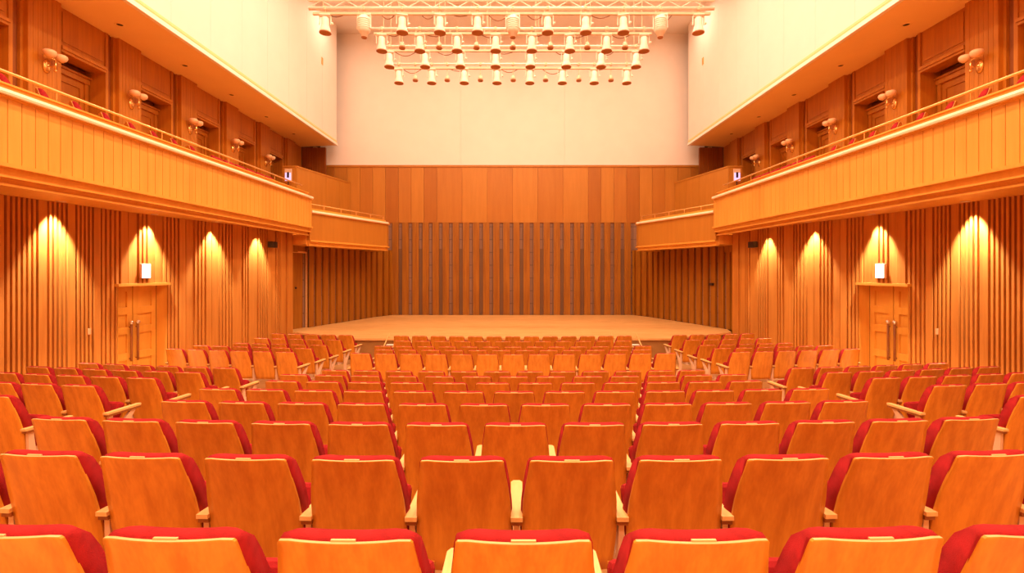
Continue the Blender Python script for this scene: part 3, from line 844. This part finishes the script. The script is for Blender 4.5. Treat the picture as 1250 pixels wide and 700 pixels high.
def hang(kind, xs, D, bar, desc, nme):
    n = len(xs)
    for i, p in enumerate(xs):
        if n > 2 and n % 2 and i == n//2: pos = 'middle one'
        elif i < (n+1)//2: pos = ORD[i]+' from left'
        else: pos = ORD[n-1-i]+' from right'
        t = empty(nme, '%s on %s, %s' % (desc, bar, pos), 'stage light', (X_of(p, D), D, Z(RH)), random.uniform(-.25, .25), '%s on %s' % (desc, bar))
        for nm_, me in LP[kind]:
            o = bpy.data.objects.new(nm_, me); C.objects.link(o); o.parent = body if nm_ == 'lens' else t
            if nm_ == 'lamp_body': body = o
hang('flood', [397, 491, 537, 583, 668.5, 715, 761, 852.5], 11.9, 'the longest truss', 'white bell-shaped lamp', 'stage_lamp')
hang('profile', [444.5, 626, 806], 11.9, 'the longest truss', 'bulky white spotlight', 'spotlight')
hang('flood', [466, 512.5, 558, 605, 649, 695.5, 740.5, 786], 12.9, 'the second bar', 'white bell-shaped lamp', 'stage_lamp')
hang('small', [491, 536, 581.6, 626, 672, 717, 763], 12.9, 'the second bar', 'small dark-mouthed lamp', 'stage_lamp')
hang('flood', [475.3, 519, 562, 605, 647.5, 691.3, 733.7, 776.4], 13.9, 'the third bar', 'white bell-shaped lamp', 'stage_lamp')
hang('flood', [487, 527, 566.7, 606.7, 646.7, 686.3, 725.3, 765], 15.1, 'the farthest bar', 'white bell-shaped lamp', 'stage_lamp')
hang('small', [507, 546, 586.5, 626.5, 666, 706.5, 745.8], 15.1, 'the farthest bar', 'small dark-mouthed lamp', 'stage_lamp')
# lit downlights in the ceiling
for p, nm in ((425, 'leftmost'), (558, 'second from left'), (692, 'second from right'), (826, 'rightmost')):
    D = 21.4; X = X_of(p, D)
    t = empty('ceiling_downlight', 'bright round ceiling light behind the lighting rig, %s' % nm, 'ceiling light', (X, D, Z(HC)), 0, 'lit ceiling lights behind the rig')
    bm = nb(); lathe(bm, [(.17, -.001), (.21, -.001), (.21, -.02), (.18, -.03)], 24); obj('trim_ring', bm, 'rig', t, smooth=True)
    bm = nb(); lathe(bm, [(0, -.012), (.168, -.012), (.168, -.003), (0, -.003)], 24); obj('lamp_face', bm, 'lamp', t)

# ------------------------------------------------------------------ lights
WARM = (1.0, .66, .43)
def area(x, y, h, e, size, rot=(0, 0, 0), col=WARM, spread=180):
    l = bpy.data.lights.new('hall lamp', 'AREA'); l.energy = e; l.size = size; l.color = col; l.shape = 'DISK'; l.spread = math.radians(spread)
    o = bpy.data.objects.new('hall_lamp', l); C.objects.link(o); o.location = (x, y, Z(h)); o.rotation_euler = rot
    return o
E = 182
for y in (-4.5, -1, 2.5, 6, 9.5, 13, 16.5):
    for x in (-5.6, -1.9, 1.9, 5.6):
        area(x, y, HC-.3, E*(1.0 if y > -2 else 1.3)*(1.35 if abs(x) < 3 else .65), .4)
for x in (-7.2, -2.4, 2.4, 7.2): area(x, 21.0, HC-.3, 60, .5)
# gallery lamps that light the upper gallery
# ------------------------------------------------------------------ camera, colour
cam = bpy.data.cameras.new('camera'); co = bpy.data.objects.new('camera', cam); C.objects.link(co)
cam.sensor_width = 36; cam.sensor_fit = 'HORIZONTAL'; cam.lens = 36*F/1250; cam.shift_y = -19/1250; cam.clip_start = .05; cam.clip_end = 100
co.location = (CAMX, 0, EYE); co.rotation_euler = (PI/2, 0, 0)
S.camera = co
w = bpy.data.worlds.new('World'); S.world = w; w.use_nodes = True
w.node_tree.nodes['Background'].inputs[0].default_value = (1, .6, .3, 1); w.node_tree.nodes['Background'].inputs[1].default_value = .02
S.view_settings.view_transform = 'Standard'; S.view_settings.look = 'None'; S.view_settings.gamma = 1; S.view_settings.exposure = 0.0
S.view_settings.use_curve_mapping = False
S.cycles.max_bounces = 8; S.cycles.diffuse_bounces = 5; S.cycles.glossy_bounces = 3; S.cycles.sample_clamp_indirect = 6
S.cycles.use_denoising = True
